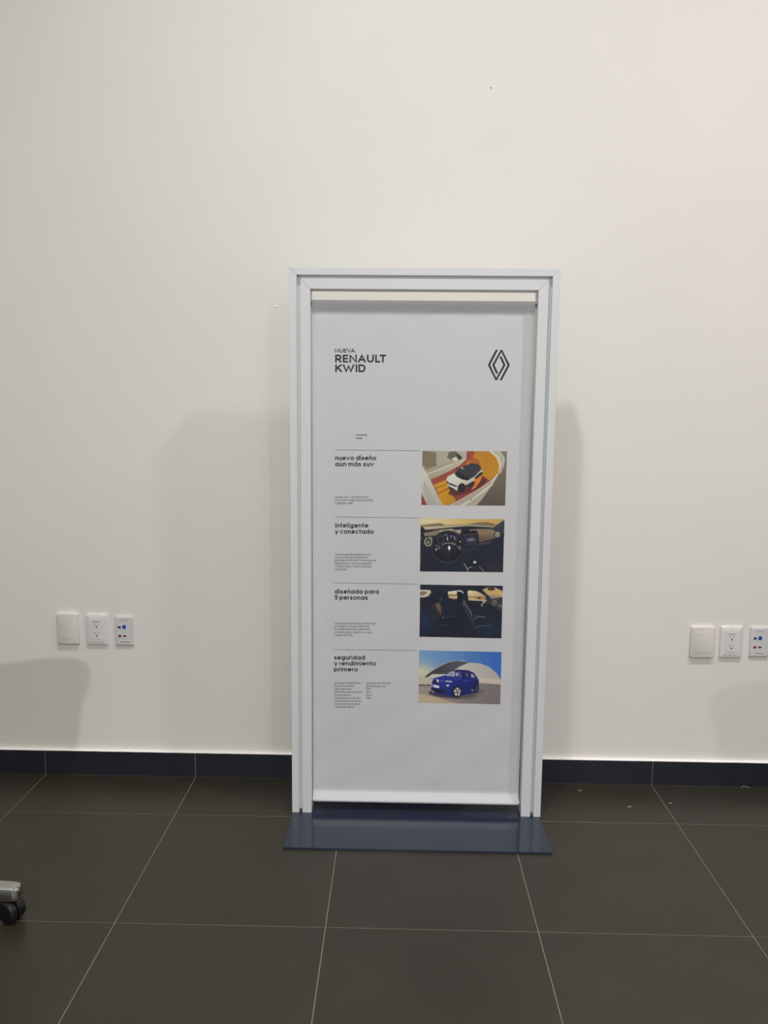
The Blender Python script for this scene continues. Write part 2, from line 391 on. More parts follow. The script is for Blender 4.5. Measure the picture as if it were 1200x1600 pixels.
def ribbon(pts, h, cap=False):
    """outline of a polyline of half width h, mitred with a limit"""
    P = [Vector(p).to_2d() if len(p) == 3 else Vector(p) for p in pts]
    Q = [P[0]]
    for p in P[1:]:
        if (p-Q[-1]).length > 1e-5: Q.append(p)
    P = Q; closed = len(P) > 3 and (P[0]-P[-1]).length < 1e-4
    if closed: P = P[:-1]
    elif cap:                                            # square ends; the ends of curves are cut a little shorter
        for i, j in ((0, 1), (-1, -2)):
            d = P[i]-P[j]; P[i] = P[i]+d.normalized()*h*(1. if len(P) <= 4 or d.length > .3 else .25)
    n = len(P); L_, R__ = [], []
    for i in range(n):
        a = P[i]-P[i-1] if (i > 0 or closed) else None
        b_ = P[(i+1) % n]-P[i] if (i < n-1 or closed) else None
        if a is None: a = b_
        if b_ is None: b_ = a
        a, b_ = a.normalized(), b_.normalized()
        na, nb = Vector((-a.y, a.x)), Vector((-b_.y, b_.x)); m = na+nb
        if m.length < .2: m = na
        m.normalize(); k = min(1/max(.2, m.dot(na)), 1.75)
        L_.append(P[i]+m*h*k); R__.append(P[i]-m*h*k)
    return L_, R__, closed
def write(bm, text, x, z, width, cap, wt, tilt=0., track=.085):
    """text set from x on baseline z, scaled in width to `width`; cap = cap height in metres; wt = stroke in cap heights"""
    cur = 0.; runs = []; prev = ''
    for ch in text:
        if ch == ' ': cur += .26; prev = ''; continue
        cur += KERN.get(prev+ch, 0.); prev = ch
        st, W = glyph(ch, wt); runs.append((cur, st)); cur += W+track
    tot = cur-track; sx = width/tot/cap if width else 1.
    for off, st in runs:
        for s in st:
            accent = len(st) > 1 and s is not st[0] and min(p[1] for p in s) > XH+.02 and len(s) in (2, 4) and abs(s[0][0]-s[-1][0]) > .02
            L_, R__, closed = ribbon([((off+p[0])*sx, p[1]) for p in s], wt/2*(.72 if accent else 1.), not accent)
            def put(p):
                X = x+p.x*cap; Z = z+p.y*cap+tilt*p.x*cap
                return bm.verts.new((X, banner_front(X, Z)-.0003, Z))
            l = [put(p) for p in L_]; r_ = [put(p) for p in R__]; n = len(l)
            for i in range(n if closed else n-1):
                j = (i+1) % n
                try: bm.faces.new((r_[i], r_[j], l[j], l[i]))
                except ValueError: pass
def flat(name, bm, m, parent=None):                      # printed flat on the vinyl, facing the room
    for f in bm.faces: f.normal_update()
    bad = [f for f in bm.faces if f.normal.y > 0]
    if bad: bmesh.ops.reverse_faces(bm, faces=bad)
    me = bpy.data.meshes.new(name); bm.to_mesh(me); bm.free()
    return subp(link(name, me, m))

bm = bmesh.new()
write(bm, 'NUEVA', -.0293, 1.6423, .0686, .0136, .19, .008)
write(bm, 'RENAULT', -.0288, 1.6095, .1740, .0262, .212, .008, track=.10)
write(bm, 'KWID', -.0284, 1.5773, .1039, .0262, .212, .008, track=.10)
flat('headline', bm, M['ink'])['label'] = 'dark capital headline in three lines'
def emblem():
    bm = bmesh.new()
    A = [(.5177, 1.6568), (.4921, 1.6057), (.5177, 1.5564), (.5439, 1.6057), (.5301, 1.6340)]
    c = Vector((.5253, 1.6057))
    for pts in (A, [(2*c.x-p[0], 2*c.y-p[1]) for p in A]):
        L_, R__, cl = ribbon(pts, .0034)
        def put(p): return bm.verts.new((p.x, banner_front(p.x, p.y)-.0003, p.y))
        zt, zb = c.y+.0508, c.y-.0508
        # cut the ends and the acute corner level with the top and bottom of the sign
        def lvl(poly):
            for z0, keep in ((zt, -1), (zb, 1)):
                out = []
                for i in range(len(poly)):
                    p, q = poly[i-1], poly[i]
                    ip, iq = (p.y-z0)*keep >= 0, (q.y-z0)*keep >= 0
                    if ip != iq:
                        t = (z0-p.y)/(q.y-p.y); out.append(p+(q-p)*t)
                    if iq: out.append(q)
                poly = out
                if len(poly) < 3: return []
            return poly
        for i in range(len(L_)-1):
            poly = lvl([R__[i], R__[i+1], L_[i+1], L_[i]])
            if len(poly) >= 3: bm.faces.new([put(p) for p in poly])
    return flat('emblem', bm, M['ink'])
emblem()['label'] = 'dark interlaced diamond emblem'
SUB = .0160
for lines in (
    [('nuevo diseño', -.0278, 1.2785, .1419), ('aún más suv', -.0278, 1.2573, .1330)],
    [('inteligente', -.0278, 1.0438, .1165), ('y conectado', -.0286, 1.0222, .1355)],
    [('diseñado para', -.0290, .8085, .1557), ('5 personas', -.0290, .7869, .1170)],
    [('seguridad', -.0306, .5687, .1100), ('y rendimiento', -.0306, .5471, .1503), ('primero', -.0305, .5252, .0853)]):
    bm = bmesh.new()
    for t, x, z, wd in lines: write(bm, t, x, z, wd, SUB, .203, .010)
    flat('section_heading', bm, M['ink'])
bm = bmesh.new()
write(bm, 'conoce', .0428, 1.3630, .0383, .0066, .2, .01); write(bm, 'más', .0428, 1.3517, .0228, .0066, .2, .01)
flat('small_print', bm, M['ink'])
BODY = .0077
for lines in (
    [('Diseño SUV, versión bitono', -.0285, 1.1467, .1171), ('con techo negro para afrontar', -.0285, 1.1362, .1335), ('cualquier viaje.', -.0285, 1.1258, .0636)],
    [('Tecnología diseñada para ti:', -.0283, .9448, .1247), ('nueva consola central con', -.0283, .9344, .1163), ('pantalla táctil de 8" Smartphone', -.0283, .9239, .1453), ('Replication, voice recognition', -.0283, .9130, .1307), ('y sistema de control de audio', -.0283, .9023, .1291), ('al volante.', -.0283, .8917, .0435)],
    [('Compacto por fuera y espacioso', -.0306, .6974, .1472), ('por dentro, la nueva Renault', -.0306, .6869, .1247), ('Kwid alberga cómodamente', -.0306, .6761, .1289), ('a 5 personas y cuenta con una', -.0306, .6650, .1349), ('cajuela de 290L.', -.0306, .6544, .0686)],
    [('el mejor rendimiento', -.0290, .4784, .0929), ('de combustible', -.0290, .4673, .0705), ('del segmento', -.0290, .4562, .0625), ('asistente de arranque', -.0290, .4450, .0992), ('en pendiente', -.0290, .4339, .0605), ('cuatro bolsas de aire', -.0290, .4227, .0942), ('sistema de monitoreo', -.0290, .4116, .0983), ('de presión de llantas', -.0290, .4005, .0926), ('cámara de reversa', -.0290, .3893, .0701)],
    [('sistema de frenado', .0844, .4797, .0885), ('de emergencia', .0844, .4687, .0697), ('ESP', .0845, .4576, .0173), ('HSA', .0845, .4464, .0169), ('RLAM', .0846, .4354, .0210), ('ABS', .0847, .4242, .0184)]):
    bm = bmesh.new()
    for t, x, z, wd in lines: write(bm, t, x, z, wd, BODY, .125, .012)
    flat('body_text', bm, M['ink_thin'])
for x0, x1, z0, z1 in ((-.0289, .2630, 1.3140, 1.3139), (-.0286, .2633, 1.0811, 1.0815), (-.0305, .2613, .8466, .8473), (-.0314, .2603, .6055, .6066)):
    bm = bmesh.new(); n = 24; ring = []
    for k in range(n+1):
        x = x0+(x1-x0)*k/n; z = z0+(z1-z0)*k/n
        ring.append([(x, banner_front(x, z)-.0003, z-.0009), (x, banner_front(x, z)-.0003, z+.0009)])
    loft(bm, ring, close=False, caps=False)
    flat('rule_line', bm, M['rule'])

# ------------------------------------------------------------------ the four printed pictures
PW, PH, SS = 210, 138, 2
class Pic:
    def __init__(s, tl, tr, bl, fill):
        s.w, s.h = PW*SS, PH*SS
        yy, xx = np.mgrid[0:s.h, 0:s.w]; u = (xx+.5)/s.w; v = (yy+.5)/s.h
        s.X = tl[0]+u*(tr[0]-tl[0])+v*(bl[0]-tl[0]); s.Y = tl[1]+u*(tr[1]-tl[1])+v*(bl[1]-tl[1])
        s.a = np.zeros((s.h, s.w, 3)); s.a[:] = np.array(fill, float)
    def put(s, m, c, al=1.):
        if callable(c): c = c(s.X[m], s.Y[m])
        s.a[m] = s.a[m]*(1-al)+np.asarray(c, float)*al
    def poly(s, pts, c, al=1.):
        m = np.zeros(s.X.shape, bool); n = len(pts)
        for i in range(n):
            (x1, y1), (x2, y2) = pts[i-1], pts[i]
            if y1 == y2: continue
            k = ((y1 > s.Y) != (y2 > s.Y)) & (s.X < (x2-x1)*(s.Y-y1)/(y2-y1)+x1); m ^= k
        s.put(m, c, al)
    def ell(s, cx, cy, rx, ry, c, al=1., rot=0., inner=None):
        t = math.radians(rot); dx, dy = s.X-cx, s.Y-cy
        p, q = dx*math.cos(t)+dy*math.sin(t), -dx*math.sin(t)+dy*math.cos(t)
        d = (p/rx)**2+(q/ry)**2; m = d <= 1
        if inner: m &= ((p/(rx-inner))**2+(q/(ry-inner))**2) > 1
        s.put(m, c, al)
    def line(s, pts, wd, c, al=1.):
        m = np.zeros(s.X.shape, bool)
        for (x1, y1), (x2, y2) in zip(pts, pts[1:]):
            L2 = (x2-x1)**2+(y2-y1)**2+1e-9
            t = np.clip(((s.X-x1)*(x2-x1)+(s.Y-y1)*(y2-y1))/L2, 0, 1)
            m |= (s.X-x1-t*(x2-x1))**2+(s.Y-y1-t*(y2-y1))**2 <= (wd/2)**2
        s.put(m, c, al)
    def glow(s, cx, cy, rx, ry, c, al=1.):
        d = ((s.X-cx)/rx)**2+((s.Y-cy)/ry)**2; k = (np.exp(-d*1.5)*al)[..., None]
        s.a = s.a*(1-k)+np.array(c, float)*k
    def blur(s, n=1):
        for _ in range(n):
            p = np.pad(s.a, ((1, 1), (1, 1), (0, 0)), 'edge'); s.a = (p[1:-1, 1:-1]*2+p[:-2, 1:-1]+p[2:, 1:-1]+p[1:-1, :-2]+p[1:-1, 2:])/6
    def out(s):
        a = s.a.reshape(PH, SS, PW, SS, 3).mean(axis=(1, 3))/255.
        a = np.where(a <= .04045, a/12.92, ((np.maximum(a, 0)+.055)/1.055)**2.4)
        return np.clip(a*PRINT_GAIN, 0, 1)
PRINT_GAIN = 1.17                                        # the paper is .62 white and reads 186 in the photograph
def grad(c0, c1, p0, p1):
    c0, c1 = np.array(c0, float), np.array(c1, float); d = (p1[0]-p0[0], p1[1]-p0[1]); L2 = d[0]**2+d[1]**2
    return lambda x, y: c0+(c1-c0)*np.clip(((x-p0[0])*d[0]+(y-p0[1])*d[1])/L2, 0, 1)[..., None]
def picture(P, x0, x1, zt, zb, dxb, name, label):
    P.blur(1); a = P.out(); verts, cols = [], []
    for j in range(PH):
        for i in range(PW):
            u, v = i/(PW-1), j/(PH-1); x = x0+u*(x1-x0)+v*dxb; z = zt[0]+u*(zt[1]-zt[0]); z += v*(zb[0]+u*(zb[1]-zb[0])-z)
            verts.append((x, banner_front(x, z)-.0003, z))
    cols = a.reshape(-1, 3); faces = [(j*PW+i, (j+1)*PW+i, (j+1)*PW+i+1, j*PW+i+1) for j in range(PH-1) for i in range(PW-1)]
    me = bpy.data.meshes.new(name); me.from_pydata(verts, [], faces)
    ca = me.color_attributes.new('print', 'FLOAT_COLOR', 'POINT')
    ca.data.foreach_set('color', np.c_[cols, np.ones(len(cols))].astype(np.float32).ravel())
    for p in me.polygons: p.use_smooth = True
    o = subp(link(name, me, M['print'])); o['label'] = label; return o

# -- picture 1: pale car with dark roof on a curving ramp
p = Pic((143, 103), (1077, 108), (130, 700), (118, 108, 92))
p.poly([(880, 100), (1080, 100), (1080, 710), (740, 710), (960, 430), (1010, 250), (980, 150)], grad((125, 115, 100), (88, 80, 70), (1050, 120), (900, 700)))
p.poly([(125, 100), (640, 100), (630, 200), (560, 270), (240, 420), (190, 340), (125, 250)], grad((150, 143, 124), (172, 166, 148), (150, 110), (560, 200)))
p.poly([(135, 100), (300, 130), (295, 262), (180, 290), (135, 245)], (124, 112, 88))
p.poly([(300, 110), (440, 105), (415, 190), (470, 220), (300, 262)], (166, 160, 143))
p.poly([(440, 118), (510, 110), (575, 165), (580, 195), (470, 205), (415, 178)], (98, 94, 76))
p.poly([(470, 190), (520, 165), (545, 200), (500, 228)], (205, 200, 186)); p.poly([(515, 140), (560, 150), (585, 185), (545, 210), (520, 170)], (60, 56, 48))
p.line([(175, 318), (300, 285), (500, 215)], 9, (150, 140, 116)); p.line([(170, 300), (300, 262)], 6, (92, 84, 66))
p.poly([(195, 350), (480, 240), (620, 180), (628, 215), (560, 265), (235, 418), (205, 375)], grad((158, 150, 130), (184, 178, 160), (220, 380), (600, 210)))
p.line([(195, 358), (330, 312), (480, 250)], 9, (212, 206, 190))
# ramp
p.poly([(635, 103), (880, 103), (960, 180), (995, 260), (985, 340), (900, 430), (760, 520), (520, 650), (440, 705), (370, 705), (240, 418), (420, 340), (560, 260), (625, 200)], (150, 72, 58))
p.poly([(712, 103), (880, 103), (960, 180), (995, 260), (985, 340), (880, 430), (800, 370), (815, 280), (800, 200), (720, 150)], grad((176, 122, 44), (186, 130, 30), (760, 120), (950, 340)))
p.ell(722, 300, 98, 150, (190, 126, 36)); p.poly([(640, 110), (712, 103), (700, 200), (640, 215), (600, 245), (560, 262), (625, 200)], (148, 70, 56))
p.ell(716, 310, 78, 130, (170, 92, 50)); p.line([(720, 160), (790, 190), (818, 260), (812, 330)], 8, (196, 136, 40))
p.poly([(268, 475), (410, 420), (440, 520), (320, 570)], (196, 142, 30)); p.line([(280, 522), (420, 465)], 8, (120, 66, 34)); p.line([(318, 570), (440, 512)], 12, (150, 60, 48))
p.poly([(318, 575), (440, 520), (520, 650), (440, 705), (370, 705)], grad((196, 142, 26), (176, 124, 30), (340, 580), (480, 700)))
p.poly([(440, 520), (700, 560), (880, 425), (820, 380), (700, 440), (640, 600), (520, 655)], (128, 58, 56)); p.poly([(500, 600), (720, 420), (880, 425), (700, 560), (520, 655)], (136, 62, 58))
# front-left parapet
p.poly([(125, 250), (190, 340), (375, 705), (200, 705), (125, 550)], grad((196, 192, 176), (176, 172, 158), (140, 400), (330, 600)))
p.poly([(165, 420), (300, 690), (270, 705), (200, 705), (150, 520)], (160, 155, 142), .6); p.poly([(125, 545), (195, 700), (125, 705)], (132, 64, 60))
# right parapet
R0 = [(880, 103), (965, 175), (1000, 260), (990, 345), (900, 440), (760, 535), (520, 670), (455, 705)]
R1_ = [(740, 705), (800, 640), (940, 440), (1030, 290), (1050, 220), (1030, 150), (985, 103)]
p.poly(R0+R1_, grad((190, 184, 166), (164, 158, 142), (1000, 180), (700, 660)))
p.line(R0, 12, (220, 212, 192)); p.line([(455, 712), (520, 676), (760, 541), (900, 446)], 5, (150, 70, 50))
p.line([(940, 108), (1020, 170), (1030, 260), (980, 370)], 10, (148, 140, 122)); p.line([(985, 103), (1046, 180), (1040, 260), (1000, 350)], 9, (202, 196, 178))
p.line([(690, 640), (920, 470)], 12, (214, 208, 192)); p.poly([(560, 700), (690, 636), (700, 650), (600, 705)], (206, 200, 184))
p.line([(686, 628), (690, 650)], 6, (90, 84, 74))
# car
p.ell(640, 500, 220, 62, (70, 40, 40), .7, -20)
p.poly([(425, 385), (510, 340), (600, 420), (660, 420), (720, 385), (790, 310), (812, 318), (800, 360), (720, 430), (690, 455), (610, 480), (560, 500), (520, 545), (430, 490), (410, 440), (412, 405)], grad((206, 202, 190), (186, 182, 170), (450, 380), (760, 400)))
p.poly([(500, 350), (560, 290), (690, 238), (760, 250), (792, 285), (790, 310), (720, 385), (650, 420), (590, 420), (520, 385)], grad((38, 40, 46), (62, 64, 70), (520, 390), (740, 250)))
p.poly([(565, 290), (690, 240), (760, 252), (788, 290), (700, 330), (600, 370), (540, 330)], (54, 56, 62)); p.poly([(575, 283), (600, 298), (590, 304), (570, 292)], (210, 210, 205))
p.poly([(500, 352), (540, 330), (610, 372), (645, 415), (590, 420), (525, 388)], (34, 36, 42)); p.poly([(610, 400), (650, 402), (660, 425), (620, 428)], (30, 30, 34))
p.poly([(440, 392), (500, 365), (570, 420), (510, 440)], (214, 210, 198), .7)
p.poly([(412, 430), (450, 455), (530, 490), (520, 500), (430, 470), (412, 448)], (44, 46, 52)); p.poly([(425, 478), (500, 520), (525, 545), (440, 520)], (50, 50, 54)); p.line([(425, 478), (480, 505), (520, 520), (545, 500)], 10, (205, 202, 190))
p.ell(440, 458, 7, 7, (190, 200, 215)); p.ell(578, 508, 42, 52, (36, 36, 40), 1, 20); p.ell(690, 470, 55, 26, (52, 42, 42), .8, -30)
p.poly([(720, 400), (780, 340), (815, 335), (800, 370), (730, 440)], (52, 46, 44)); p.poly([(510, 300), (530, 282), (545, 292), (525, 312)], (50, 48, 46))
p.poly([(745, 410), (790, 372), (800, 400), (770, 460), (740, 470)], (214, 122, 44)); p.poly([(730, 400), (770, 440), (740, 500), (680, 540), (700, 505), (720, 470)], (212, 118, 36))
picture(p, .2721, .5615, (1.3138, 1.3150), (1.1269, 1.1274), -.0008, 'picture', 'printed picture of a pale car on an orange ramp')
# -- picture 2: dashboard
p = Pic((122, 72), (1050, 82), (115, 658), (30, 34, 48))
p.poly([(110, 60), (1060, 60), (1060, 90), (900, 190), (700, 165), (400, 180), (170, 215), (110, 130)], grad((206, 190, 138), (196, 158, 88), (150, 100), (950, 110)))
p.glow(250, 100, 200, 40, (214, 206, 164), .8)
p.poly([(130, 150), (230, 135), (340, 125), (400, 150), (640, 140), (760, 118), (860, 115), (960, 140), (900, 172), (640, 158), (400, 172), (150, 165)], (122, 108, 84))
p.poly([(150, 165), (640, 145), (900, 160), (900, 180), (640, 168), (400, 190), (165, 222)], (180, 172, 146), .85)
p.poly([(110, 140), (150, 170), (180, 205), (400, 178), (640, 158), (910, 172), (1055, 92), (1055, 680), (110, 680)], (31, 35, 49))
p.poly([(905, 178), (1055, 90), (1055, 240), (960, 240)], (52, 58, 68)); p.line([(905, 182), (1050, 86)], 7, (150, 146, 132))
p.poly([(155, 235), (320, 200), (470, 190), (570, 215), (600, 205), (760, 190), (910, 190), (960, 250), (940, 300), (780, 330), (560, 260), (300, 260), (170, 270)], grad((132, 118, 98), (128, 108, 86), (200, 220), (900, 240)))
p.poly([(320, 205), (470, 188), (500, 205), (360, 222)], (176, 164, 142)); p.poly([(500, 205), (570, 195), (560, 240), (520, 222)], (166, 154, 132))
p.poly([(760, 230), (940, 205), (960, 255), (930, 290), (770, 325)], grad((148, 128, 102), (84, 72, 62), (830, 210), (830, 320)))
p.poly([(770, 340), (920, 322), (890, 350), (760, 372)], (66, 60, 58)); p.line([(775, 335), (950, 295)], 7, (44, 40, 42))
p.line([(160, 205), (400, 183), (640, 163), (900, 176)], 9, (44, 40, 40))
p.poly([(550, 250), (590, 205), (650, 198), (680, 215), (740, 205), (765, 250), (770, 350), (740, 380), (620, 380), (590, 320)], (28, 31, 42))
p.ell(635, 232, 52, 30, (18, 20, 28)); p.ell(712, 230, 40, 24, (18, 20, 28)); p.line([(595, 256), (750, 246)], 6, (110, 108, 104))
p.poly([(600, 270), (750, 262), (756, 340), (620, 345)], (40, 44, 58)); p.poly([(632, 330), (650, 296), (700, 285), (730, 325)], (86, 92, 108)); p.line([(640, 305), (720, 300)], 5, (140, 145, 160)); p.ell(692, 312, 9, 9, (150, 90, 80))
p.line([(610, 358), (745, 350)], 5, (80, 80, 84)); p.line([(620, 374), (740, 366)], 4, (70, 70, 76))
for k in range(3): p.ell(630+45*k, 420-6*k, 18, 18, (62, 62, 68), 1, 0, 5)
p.ell(208, 330, 44, 50, (170, 160, 138), 1, 0, 12); p.ell(206, 334, 24, 28, (86, 86, 82)); p.ell(205, 338, 10, 10, (150, 158, 140)); p.poly([(180, 285), (240, 275), (260, 300), (225, 300)], (140, 126, 104))
p.ell(972, 252, 42, 36, (84, 74, 66)); p.ell(972, 252, 24, 26, (170, 160, 142)); p.ell(972, 256, 12, 14, (116, 112, 104))
p.ell(425, 385, 182, 178, (24, 27, 38)); p.ell(425, 290, 125, 72, (28, 32, 44)); p.ell(345, 305, 38, 42, (96, 100, 108), 1, 0, 5); p.ell(490, 295, 36, 40, (70, 74, 84), 1, 0, 5)
p.line([(420, 280), (422, 312)], 12, (170, 174, 182)); p.line([(495, 275), (502, 305)], 9, (170, 174, 182)); p.line([(385, 258), (425, 255)], 7, (140, 144, 152)); p.ell(460, 268, 7, 7, (200, 200, 205)); p.ell(560, 330, 8, 8, (190, 190, 180))
p.poly([(350, 362), (400, 340), (460, 338), (520, 352), (500, 372), (430, 362), (380, 375)], (128, 112, 96))
p.ell(430, 410, 88, 60, (33, 36, 46)); p.poly([(280, 395), (345, 385), (350, 400), (290, 430)], (84, 86, 90)); p.poly([(520, 370), (575, 375), (570, 430), (540, 410)], (88, 88, 90)); p.line([(285, 365), (340, 380)], 7, (120, 120, 124)); p.ell(295, 418, 9, 11, (160, 160, 164))
p.ell(425, 385, 184, 180, (50, 50, 58), 1, 0, 13); p.ell(425, 385, 176, 172, (72, 70, 72), .5, 0, 4)
p.poly([(440, 365), (458, 398), (440, 430), (424, 398)], (216, 220, 222)); p.line([(440, 425), (440, 445)], 5, (110, 114, 120))
p.line([(435, 480), (430, 510)], 7, (60, 64, 76)); p.ell(645, 505, 30, 26, (46, 50, 60), 1, 0, 5)
p.ell(726, 560, 34, 34, (14, 16, 24)); p.ell(726, 556, 20, 18, (140, 160, 148)); p.ell(722, 552, 8, 7, (210, 216, 206))
p.line([(606, 568), (642, 625), (655, 660)], 9, (156, 140, 124)); p.line([(640, 628), (695, 606)], 8, (150, 140, 130)); p.line([(780, 605), (830, 662)], 16, (96, 82, 72)); p.poly([(840, 560), (1030, 540), (1030, 660), (850, 660)], (46, 44, 50), .6)
p.line([(122, 280), (140, 300)], 8, (120, 110, 96)); p.ell(130, 520, 16, 36, (80, 84, 92), 1, 0, 5)
picture(p, .2699, .5601, (1.0798, 1.0804), (.8925, .8932), .0002, 'picture', 'printed picture of a car dashboard and steering wheel')
# -- picture 3: dark cabin seen from the side
p = Pic((117, 62), (1030, 78), (108, 640), (30, 34, 48))
p.glow(150, 480, 160, 140, (32, 50, 78), .8); p.glow(900, 560, 200, 90, (30, 44, 66), .7); p.glow(300, 90, 300, 40, (36, 38, 54), .7); p.glow(500, 470, 260, 120, (27, 31, 42), .9)
p.poly([(105, 125), (180, 122), (232, 130), (240, 148), (210, 190), (170, 204), (105, 205)], (196, 184, 160)); p.poly([(105, 140), (170, 138), (200, 155), (160, 180), (105, 185)], (134, 112, 98)); p.line([(105, 124), (225, 128)], 6, (226, 218, 196))
p.poly([(422, 142), (520, 130), (530, 215), (500, 226), (436, 210)], grad((226, 214, 184), (184, 152, 112), (470, 135), (470, 220))); p.line([(428, 182), (525, 178)], 12, (112, 90, 70)); p.poly([(530, 140), (560, 130), (590, 155), (570, 250), (530, 250)], (20, 22, 32))
p.line([(530, 134), (570, 134), (592, 155)], 12, (205, 205, 215))
p.poly([(640, 140), (660, 128), (740, 138), (800, 165), (845, 200), (830, 238), (650, 228)], grad((222, 206, 168), (176, 142, 98), (700, 130), (740, 235))); p.line([(648, 198), (820, 206)], 10, (140, 104, 70)); p.ell(768, 212, 24, 10, (84, 64, 50)); p.line([(655, 232), (830, 242)], 9, (206, 196, 172))
p.poly([(802, 122), (870, 92), (940, 96), (1030, 140), (1030, 206), (880, 196), (830, 160)], grad((190, 158, 112), (202, 166, 112), (830, 120), (1000, 200))); p.ell(900, 112, 42, 20, (64, 54, 52)); p.line([(850, 182), (1028, 190)], 7, (140, 112, 84)); p.line([(805, 128), (880, 200), (985, 215)], 10, (84, 80, 78))
p.line([(895, 210), (985, 218)], 9, (214, 208, 194)); p.poly([(850, 215), (1030, 215), (1030, 380), (960, 330), (850, 260)], (52, 52, 60)); p.ell(938, 262, 28, 28, (112, 108, 104)); p.ell(938, 264, 16, 16, (72, 74, 78)); p.poly([(965, 290), (1028, 270), (1028, 320), (980, 312)], (84, 84, 88))
p.line([(812, 268), (845, 235)], 14, (190, 186, 172)); p.ell(800, 290, 10, 14, (140, 136, 128)); p.poly([(835, 255), (870, 235), (875, 280), (840, 290)], (60, 46, 44))
p.poly([(240, 290), (280, 245), (340, 250), (365, 300), (350, 400), (290, 470), (240, 420)], (44, 42, 48)); p.poly([(285, 285), (325, 262), (352, 320), (350, 398), (310, 340)], grad((112, 90, 76), (92, 74, 64), (300, 270), (340, 390))); p.ell(350, 225, 18, 26, (50, 52, 62)); p.ell(265, 235, 40, 34, (26, 29, 40))
p.poly([(590, 250), (612, 230), (640, 300), (690, 380), (730, 470), (720, 520), (640, 400), (590, 300)], (44, 48, 56)); p.line([(600, 232), (622, 290), (665, 340), (690, 400)], 8, (124, 124, 124)); p.line([(620, 340), (700, 470)], 5, (72, 74, 80)); p.ell(604, 262, 14, 26, (80, 86, 84))
p.line([(725, 442), (760, 415), (830, 422)], 10, (96, 98, 106)); p.line([(722, 412), (770, 400)], 5, (84, 86, 94)); p.line([(720, 540), (780, 520), (870, 510), (900, 518)], 9, (74, 80, 90)); p.line([(400, 432), (480, 412), (530, 410)], 6, (58, 66, 76)); p.line([(340, 510), (440, 510)], 5, (62, 68, 78)); p.ell(370, 425, 14, 12, (72, 76, 84)); p.line([(130, 340), (220, 500)], 7, (48, 58, 74), .6)
picture(p, .2717, .5611, (.8454, .8446), (.6565, .6552), .0002, 'picture', 'printed picture of dark car seats')
# -- picture 4: blue car before a white dome
p = Pic((105, 48), (1017, 68), (95, 628), (150, 140, 128))
p.a[:] = grad((122, 156, 188), (58, 104, 178), (150, 250), (900, 70))(p.X, p.Y)
p.glow(110, 290, 220, 110, (210, 200, 160), .95); p.glow(380, 110, 260, 60, (104, 146, 188), .5)
p.poly([(1000, 360), (960, 300), (880, 235), (780, 195), (650, 185), (600, 165), (520, 160), (420, 180), (320, 230), (230, 290), (165, 345), (200, 350), (1010, 390)], (186, 182, 174))
p.poly([(165, 345), (230, 290), (330, 230), (430, 182), (530, 164), (660, 184), (560, 225), (480, 275), (430, 312), (250, 310), (220, 342)], grad((66, 66, 74), (84, 84, 92), (300, 300), (500, 180)))
p.poly([(660, 186), (780, 196), (880, 236), (960, 300), (1004, 362), (700, 370), (520, 300), (560, 230)], grad((190, 186, 178), (172, 168, 160), (600, 250), (900, 260)))
p.poly([(240, 318), (420, 312), (400, 350), (200, 350)], (200, 194, 182)); p.poly([(95, 345), (240, 345), (260, 430), (95, 430)], (190, 178, 166))
p.poly([(760, 350), (1010, 372), (1010, 430), (760, 420)], (196, 184, 168)); p.poly([(95, 430), (250, 430), (760, 410), (1010, 425), (1005, 660), (90, 660)], grad((150, 142, 134), (122, 114, 110), (150, 440), (900, 600)))
p.poly([(95, 525), (300, 570), (560, 640), (90, 640)], grad((186, 168, 144), (178, 158, 134), (120, 540), (400, 630))); p.line([(98, 430), (170, 432)], 11, (40, 42, 54)); p.line([(190, 432), (250, 432)], 11, (40, 42, 54))
p.ell(470, 530, 260, 48, (58, 56, 66), .9, 3); p.poly([(560, 500), (790, 470), (850, 490), (700, 600), (470, 590)], (100, 94, 94), .6)
BL = (36, 44, 120)
p.poly([(250, 400), (270, 355), (390, 325), (450, 285), (520, 268), (640, 272), (710, 300), (745, 345), (768, 380), (768, 480), (750, 515), (690, 525), (600, 545), (480, 560), (330, 530), (260, 510), (236, 470), (245, 430)], grad((44, 52, 138), (30, 36, 100), (400, 330), (560, 540)))
p.poly([(400, 322), (455, 285), (500, 280), (500, 335), (420, 338)], (176, 180, 186)); p.poly([(440, 300), (490, 290), (485, 325), (430, 328)], (120, 128, 150), .6)
p.poly([(505, 285), (560, 278), (580, 350), (508, 332)], (72, 84, 130)); p.poly([(515, 300), (540, 300), (535, 332), (510, 330)], (170, 176, 190)); p.poly([(580, 285), (655, 290), (665, 345), (590, 345)], (34, 40, 80)); p.poly([(620, 300), (645, 300), (650, 340), (625, 340)], (84, 90, 120)); p.poly([(678, 305), (705, 315), (725, 350), (685, 352)], (150, 150, 155))
p.poly([(480, 272), (530, 262), (650, 270), (715, 302), (745, 345), (735, 348), (700, 312), (640, 286), (520, 282)], (32, 36, 84)); p.poly([(400, 328), (500, 338), (580, 350), (585, 375), (480, 372), (380, 345)], (50, 58, 150), .8); p.poly([(575, 345), (610, 350), (605, 375), (580, 368)], (26, 28, 70))
p.poly([(300, 380), (395, 350), (480, 372), (470, 400), (395, 392)], (46, 54, 146), .6)
p.poly([(255, 390), (300, 378), (330, 385), (328, 420), (268, 415)], (30, 32, 52)); p.ell(312, 386, 12, 18, (206, 208, 214)); p.line([(335, 386), (380, 388)], 6, (120, 128, 160)); p.poly([(395, 382), (475, 388), (465, 402), (400, 396)], (186, 190, 200)); p.line([(268, 372), (300, 364)], 6, (110, 120, 160))
